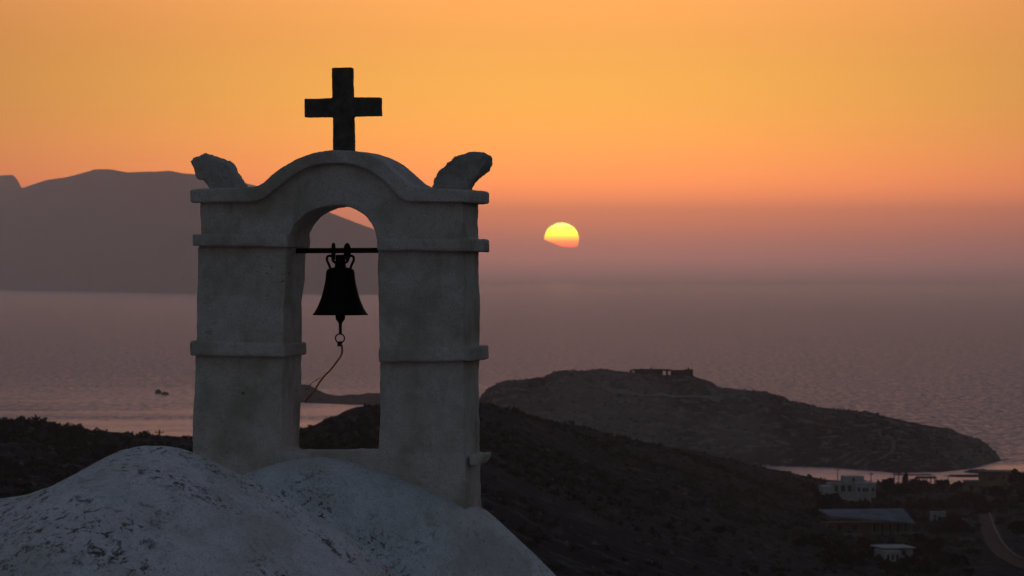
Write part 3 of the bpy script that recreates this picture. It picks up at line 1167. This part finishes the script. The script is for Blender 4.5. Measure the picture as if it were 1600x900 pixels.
h = House('ochre_house', 1553, 760, 'ochre house with a dark balcony opening at the water edge', 'house', -0.15)
h.box('wall', 1529, 1578, 738, 764, 0, 9, 'ochre')
h.box('balcony_opening', 1545, 1556, 743.5, 750.5, -0.1, 0.2, 'opening', bevel=0)
h.box('window', 1566, 1570, 744, 749, -0.1, 0.2, 'opening', bevel=0)
h.box('roof_slab', 1527.5, 1579.5, 736.6, 738.2, -0.6, 9.4, 'concrete')
h = House('ochre_annex', 1518, 768, 'small ochre outbuilding in front of the ochre house', 'house', -0.1)
h.box('wall', 1506, 1530, 753, 771, 0, 6, 'ochre')
h.box('roof_slab', 1505, 1531, 751.6, 753.2, -0.4, 6.4, 'concrete')
h.box('door', 1515, 1521, 758, 769, -0.1, 0.2, 'opening', bevel=0)

h = House('pergola', 1448, 759, 'open pergola with pale posts by the shore', 'pergola', 0.0)
for i in range(5):
    h.box('post', 1435 + i * 6.2, 1436.6 + i * 6.2, 747.5, 761, 0, 0.25, 'wood', bevel=0)
h.box('canopy', 1432.5, 1463, 745, 747.6, -0.8, 3.5, 'wood')


# garden walls
def garden_wall(pts, hgt, label):
    P = [hill_at(*p) for p in pts]
    base = P[0].copy()
    bm = bmesh.new()
    rows = []
    for i, p in enumerate(P):
        d = (P[min(i + 1, len(P) - 1)] - P[max(i - 1, 0)])
        d.z = 0
        d.normalize()
        n = Vector((-d.y, d.x, 0)) * 0.2
        q = p - base
        rows.append([bm.verts.new(q + n + Vector((0, 0, -0.6))), bm.verts.new(q + n + Vector((0, 0, hgt))), bm.verts.new(q - n + Vector((0, 0, hgt))), bm.verts.new(q - n + Vector((0, 0, -0.6)))])
    for a, b_ in zip(rows, rows[1:]):
        for k in range(3):
            bm.faces.new((a[k], a[k + 1], b_[k + 1], b_[k]))
    bm.faces.new(rows[0])
    bm.faces.new(rows[-1][::-1])
    tag(done('garden_wall', bm, M['concrete'], None, base), label, 'wall', 'pale garden walls around the houses')


garden_wall([(1293, 808), (1305, 816), (1318, 822), (1332, 826)], 0.9, 'pale wall running down from the corner of the long house')
garden_wall([(1488, 813), (1500, 817), (1513, 822), (1524, 823)], 1.3, 'pale stepped wall between the cube house and the road')
garden_wall([(1320, 838), (1333, 838), (1346, 838)], 0.7, 'short pale wall below the left end of the long house')
garden_wall([(1320, 877), (1336, 876), (1352, 876)], 0.7, 'pale terrace wall left of the lowest white house')
garden_wall([(1500, 845), (1512, 846), (1526, 849)], 0.7, 'short wall left of the road bend')

# road
rpts = [hill_at(*p) for p in [(1541, 806), (1545, 822), (1551, 840), (1560, 857), (1575, 873), (1598, 886), (1640, 896)]]
tag(ribbon('road', rpts, 3.8, M['asphalt'], 0.25, ground), kind='structure')
kp_ = [hill_at(*p) for p in [(1546, 806), (1551, 821), (1558, 838), (1568, 855), (1582, 869), (1603, 881), (1640, 890)]]
tag(ribbon('kerb', kp_, 0.45, M['concrete'], 0.75, ground), kind='structure')


# poles
def pole(px, py, ytop, label, arm=True):
    p = hill_at(px, py)
    mm = p.y / F
    hh_ = (py - ytop) * mm
    o = empty('utility_pole', p)
    tag(o, label, 'pole', 'utility poles')
    bm = bmesh.new()
    tube(bm, [(0, 0, -0.5), (0, 0, hh_ * 0.5), (0.03, 0, hh_)], [0.17, 0.15, 0.11], 8)
    done('pole_shaft', bm, M['wood'], o)
    if arm:
        bm = bmesh.new()
        box(bm, -0.7, 0.7, -0.18, -0.08, hh_ - 0.55, hh_ - 0.42)
        done('crossarm', bm, M['wood'], o)
        for xx in (-0.6, 0.6):
            bm = bmesh.new()
            tube(bm, [(xx, -0.13, hh_ - 0.42), (xx, -0.13, hh_ - 0.25)], 0.05, 6)
            done('insulator', bm, M['concrete'], o)


pole(1309, 766, 731, 'tallest utility pole standing at the left end of the villa')
pole(1361, 765, 738, 'utility pole behind the white wing of the villa')
pole(1397, 764, 738, 'first of two close poles beside the cypress')
pole(1404, 764, 737, 'second of two close poles, nearer the cypress')
pole(1481, 763, 745, 'short pole between the pergola and the ochre outbuilding', False)
pole(249, 686, 671, 'thin lone pole on the dark shore ridge at far left')


# ------------------------------------------------------------------ vegetation
rng = np.random.default_rng(5)


def leaf_cloud(centres, radii, per, size):
    """many small leaf faces filling the given blobs; returns verts, faces"""
    n = len(centres)
    d = rng.normal(size=(n, per, 3))
    d /= np.linalg.norm(d, axis=-1, keepdims=True)
    r = rng.random((n, per, 1)) ** 0.45
    c = centres[:, None, :] + d * r * radii[:, None, :]
    c = c.reshape(-1, 3)
    k = len(c)
    a = rng.normal(size=(k, 3))
    a /= np.linalg.norm(a, axis=1, keepdims=True)
    b_ = np.cross(a, rng.normal(size=(k, 3)))
    b_ /= np.linalg.norm(b_, axis=1, keepdims=True)
    s = (size * (0.6 + 0.8 * rng.random(k)))[:, None] if np.isscalar(size) else (np.repeat(size, per) * (0.6 + 0.8 * rng.random(k)))[:, None]
    v = np.stack([c - a * s, c + b_ * s * 0.6, c + a * s, c - b_ * s * 0.6], 1).reshape(-1, 3)
    return v


def quads_mesh(name, v):
    me = bpy.data.meshes.new(name)
    k = len(v)
    me.vertices.add(k)
    me.vertices.foreach_set('co', v.reshape(-1).astype(np.float32))
    me.loops.add(k)
    me.loops.foreach_set('vertex_index', np.arange(k, dtype=np.int32))
    me.polygons.add(k // 4)
    me.polygons.foreach_set('loop_start', (np.arange(k // 4) * 4).astype(np.int32))
    me.update(calc_edges=True)
    return me


def scatter(name, fn, pxr, trow, count, smin, smax, per, label, mat, zmin=1.5, dens=None):
    px = rng.uniform(*pxr, count)
    Y = trow(px, rng.random(count))
    X = (px - 800) / F * Y
    z = fn(px, Y, X)
    keep = z > zmin
    if dens is not None:
        keep &= rng.random(count) < dens(px, Y, X)
    px, Y, X, z = px[keep], Y[keep], X[keep], z[keep]
    sz = smin + (smax - smin) * rng.random(len(X)) ** 2.2
    cen = np.stack([X, Y, z + sz * 0.25], -1)
    rad = np.stack([sz, sz, sz * 0.6], -1)
    v = leaf_cloud(cen, rad, per, sz * 0.42)
    o = link(name, quads_mesh(name, v), mat)
    tag(o, label, 'scrub', kind='stuff')


def hill_row(px, r):
    Yr, Yb = interp(px, RIDY), interp(px, BOTY)
    return Yb * 0.93 + (Yr * 1.005 - Yb * 0.93) * r ** 0.8


def clump(px, Y, X):
    return np.clip(0.45 + 0.9 * fbm2(X, Y, 45.0, 3, 0.6, 12.0), 0.04, 1) * np.where((px > 1530) & (px < 1615) & (Y < 800), 0.0, 1.0)


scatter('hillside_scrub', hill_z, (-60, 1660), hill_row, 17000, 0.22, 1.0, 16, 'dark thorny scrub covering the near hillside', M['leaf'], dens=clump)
scatter('headland_scrub', head_z, (750, 1562), lambda px, r: 1200 + 150 * r, 6000, 0.2, 0.75, 12, 'low scrub dotted over the bare headland', M['leaf'], 2.5, dens=clump)

scatter('village_shrubbery', hill_z, (1265, 1625), lambda px, r: 600 + 470 * r, 520, 0.8, 2.6, 60, 'dark garden shrubbery between the houses by the channel', M['tree_leaf'],
        dens=lambda px, Y, X: np.clip(0.55 + 1.2 * fbm2(X, Y, 30.0, 3, 0.6, 22.0), 0, 1) * np.where((px > 1530) & (px < 1650) & (Y < 820), 0.0, 1.0))

# pale stones lying in the scrub
cnt = 900
px = rng.uniform(-40, 1640, cnt)
Y = hill_row(px, rng.random(cnt))
X = (px - 800) / F * Y
z = hill_z(px, Y, X)
ok = z > 2
tet = np.array([[1, 0, 0], [-0.6, 0.8, 0], [-0.5, -0.9, 0], [0.1, 0, 0.8]])
vs, fs = [], []
for x_, y_, z_ in zip(X[ok], Y[ok], z[ok]):
    s_ = 0.15 + 0.5 * random.random() ** 3
    a_ = random.random() * 6.28
    R_ = np.array([[math.cos(a_), -math.sin(a_), 0], [math.sin(a_), math.cos(a_), 0], [0, 0, 1]])
    b0 = len(vs)
    vs += list((tet * s_ * (0.7 + 0.6 * rng.random((4, 1)))) @ R_.T + np.array([x_, y_, z_ - 0.03]))
    fs += [(b0, b0 + 1, b0 + 3), (b0 + 1, b0 + 2, b0 + 3), (b0 + 2, b0, b0 + 3), (b0, b0 + 2, b0 + 1)]
tag(link('scattered_stones', mesh_np('scattered_stones', vs, fs), M['stone']), 'pale stones scattered through the hillside scrub', 'stones', kind='stuff')


def tree(kind, px, py, w, hpx, label):
    """w, hpx: crown width and full height in photo pixels"""
    p = hill_at(px, py)
    mm = p.y / F
    W_, H_ = w * mm, hpx * mm
    o = empty(kind, p)
    tag(o, label, 'tree' if kind != 'bush' else 'bush', 'trees and bushes around the houses')
    bm = bmesh.new()
    top = Vector((rng.normal() * 0.1 * W_, rng.normal() * 0.1 * W_, H_ * (0.9 if kind == 'cypress_tree' else 0.6)))
    tube(bm, [(0, 0, -0.4), (0, 0, H_ * 0.2), tuple(top * 0.6), tuple(top)], [0.035 * H_ + 0.05, 0.028 * H_ + 0.04, 0.02 * H_ + 0.02, 0.02], 7)
    if kind != 'cypress_tree':
        for k in range(5):
            a = k * 1.26 + rng.random()
            tube(bm, [tuple(top * (0.45 + 0.08 * k)), tuple(top * 0.75 + Vector((math.cos(a), math.sin(a), 0)) * W_ * 0.2), tuple(top * 0.95 + Vector((math.cos(a), math.sin(a), 0.2)) * W_ * 0.36)],
                 [0.016 * H_ + 0.02, 0.01 * H_ + 0.015, 0.01], 5)
    done('trunk', bm, M['bark'], o)
    if kind == 'cypress_tree':
        zz = np.linspace(0.12, 0.98, 22)
        rr_ = W_ / 2 * np.clip(np.sin(np.pi * zz ** 0.75) ** 0.7, 0.12, 1)
        cen = np.stack([rng.normal(size=22) * 0.06 * W_, rng.normal(size=22) * 0.06 * W_, zz * H_], -1)
        rad = np.stack([rr_, rr_, np.full(22, H_ * 0.06)], -1)
        v = leaf_cloud(cen, rad, 34, 0.09 * W_ + 0.08)
    else:
        nb = 18
        d = rng.normal(size=(nb, 3))
        d /= np.linalg.norm(d, axis=1, keepdims=True)
        cen = d * np.array([W_ * 0.34, W_ * 0.34, H_ * 0.27]) * (rng.random((nb, 1)) ** 0.4) + np.array([0, 0, H_ * 0.62])
        rad = np.stack([W_ * (0.10 + 0.09 * rng.random(nb))] * 2 + [H_ * (0.08 + 0.08 * rng.random(nb))], -1)
        v = leaf_cloud(cen, rad, 70, 0.045 * W_ + 0.1)
    link('crown', quads_mesh('crown', v), M['tree_leaf'], o)


tree('cypress_tree', 1415, 774, 15, 35, 'pointed dark cypress between the villa and the pergola')
tree('tamarisk_tree', 1388, 776, 28, 31, 'dark spreading tree just right of the white villa wing')
tree('tamarisk_tree', 1406, 782, 30, 26, 'broad dark tree in front of the cypress foot')
tree('tamarisk_tree', 1430, 774, 26, 28, 'low dark tree under the left end of the pergola')
tree('bush', 1442, 767, 24, 19, 'round bush against the pergola posts')
tree('bush', 1472, 768, 32, 20, 'wide bush right of the pergola')
tree('bush', 1495, 770, 26, 20, 'bush left of the ochre outbuilding')
tree('tamarisk_tree', 1590, 768, 34, 36, 'tall dark tree right of the ochre house at the picture edge')
tree('tamarisk_tree', 1560, 786, 44, 28, 'wide dark tree in front of the ochre house')
tree('tamarisk_tree', 1520, 792, 40, 24, 'dark tree below the ochre outbuilding')
tree('tamarisk_tree', 1442, 806, 22, 30, 'tall dark tree between the pale roof and the cube house')
tree('tamarisk_tree', 1340, 800, 34, 16, 'low dark tree under the villa terrace')
tree('bush', 1300, 796, 26, 13, 'bush at the foot of the villa terrace, leftmost')
tree('bush', 1378, 801, 30, 14, 'bush right above the pale long roof')
tree('tamarisk_tree', 1350, 868, 40, 26, 'dark tree left of the lowest white house')
tree('tamarisk_tree', 1460, 872, 44, 34, 'large dark tree right of the lowest white house')
tree('tamarisk_tree', 1395, 897, 46, 20, 'dark tree in front of the lowest white house')
tree('tamarisk_tree', 1500, 836, 36, 22, 'dark tree below the stepped pale wall')
tree('tamarisk_tree', 1590, 846, 40, 34, 'dark tree on the outer side of the road bend')
tree('bush', 1124, 838, 26, 16, 'lone bush on the open dark hillside left of the houses')
tree('bush', 1250, 858, 30, 16, 'bush on the slope farther left of the lowest white house')
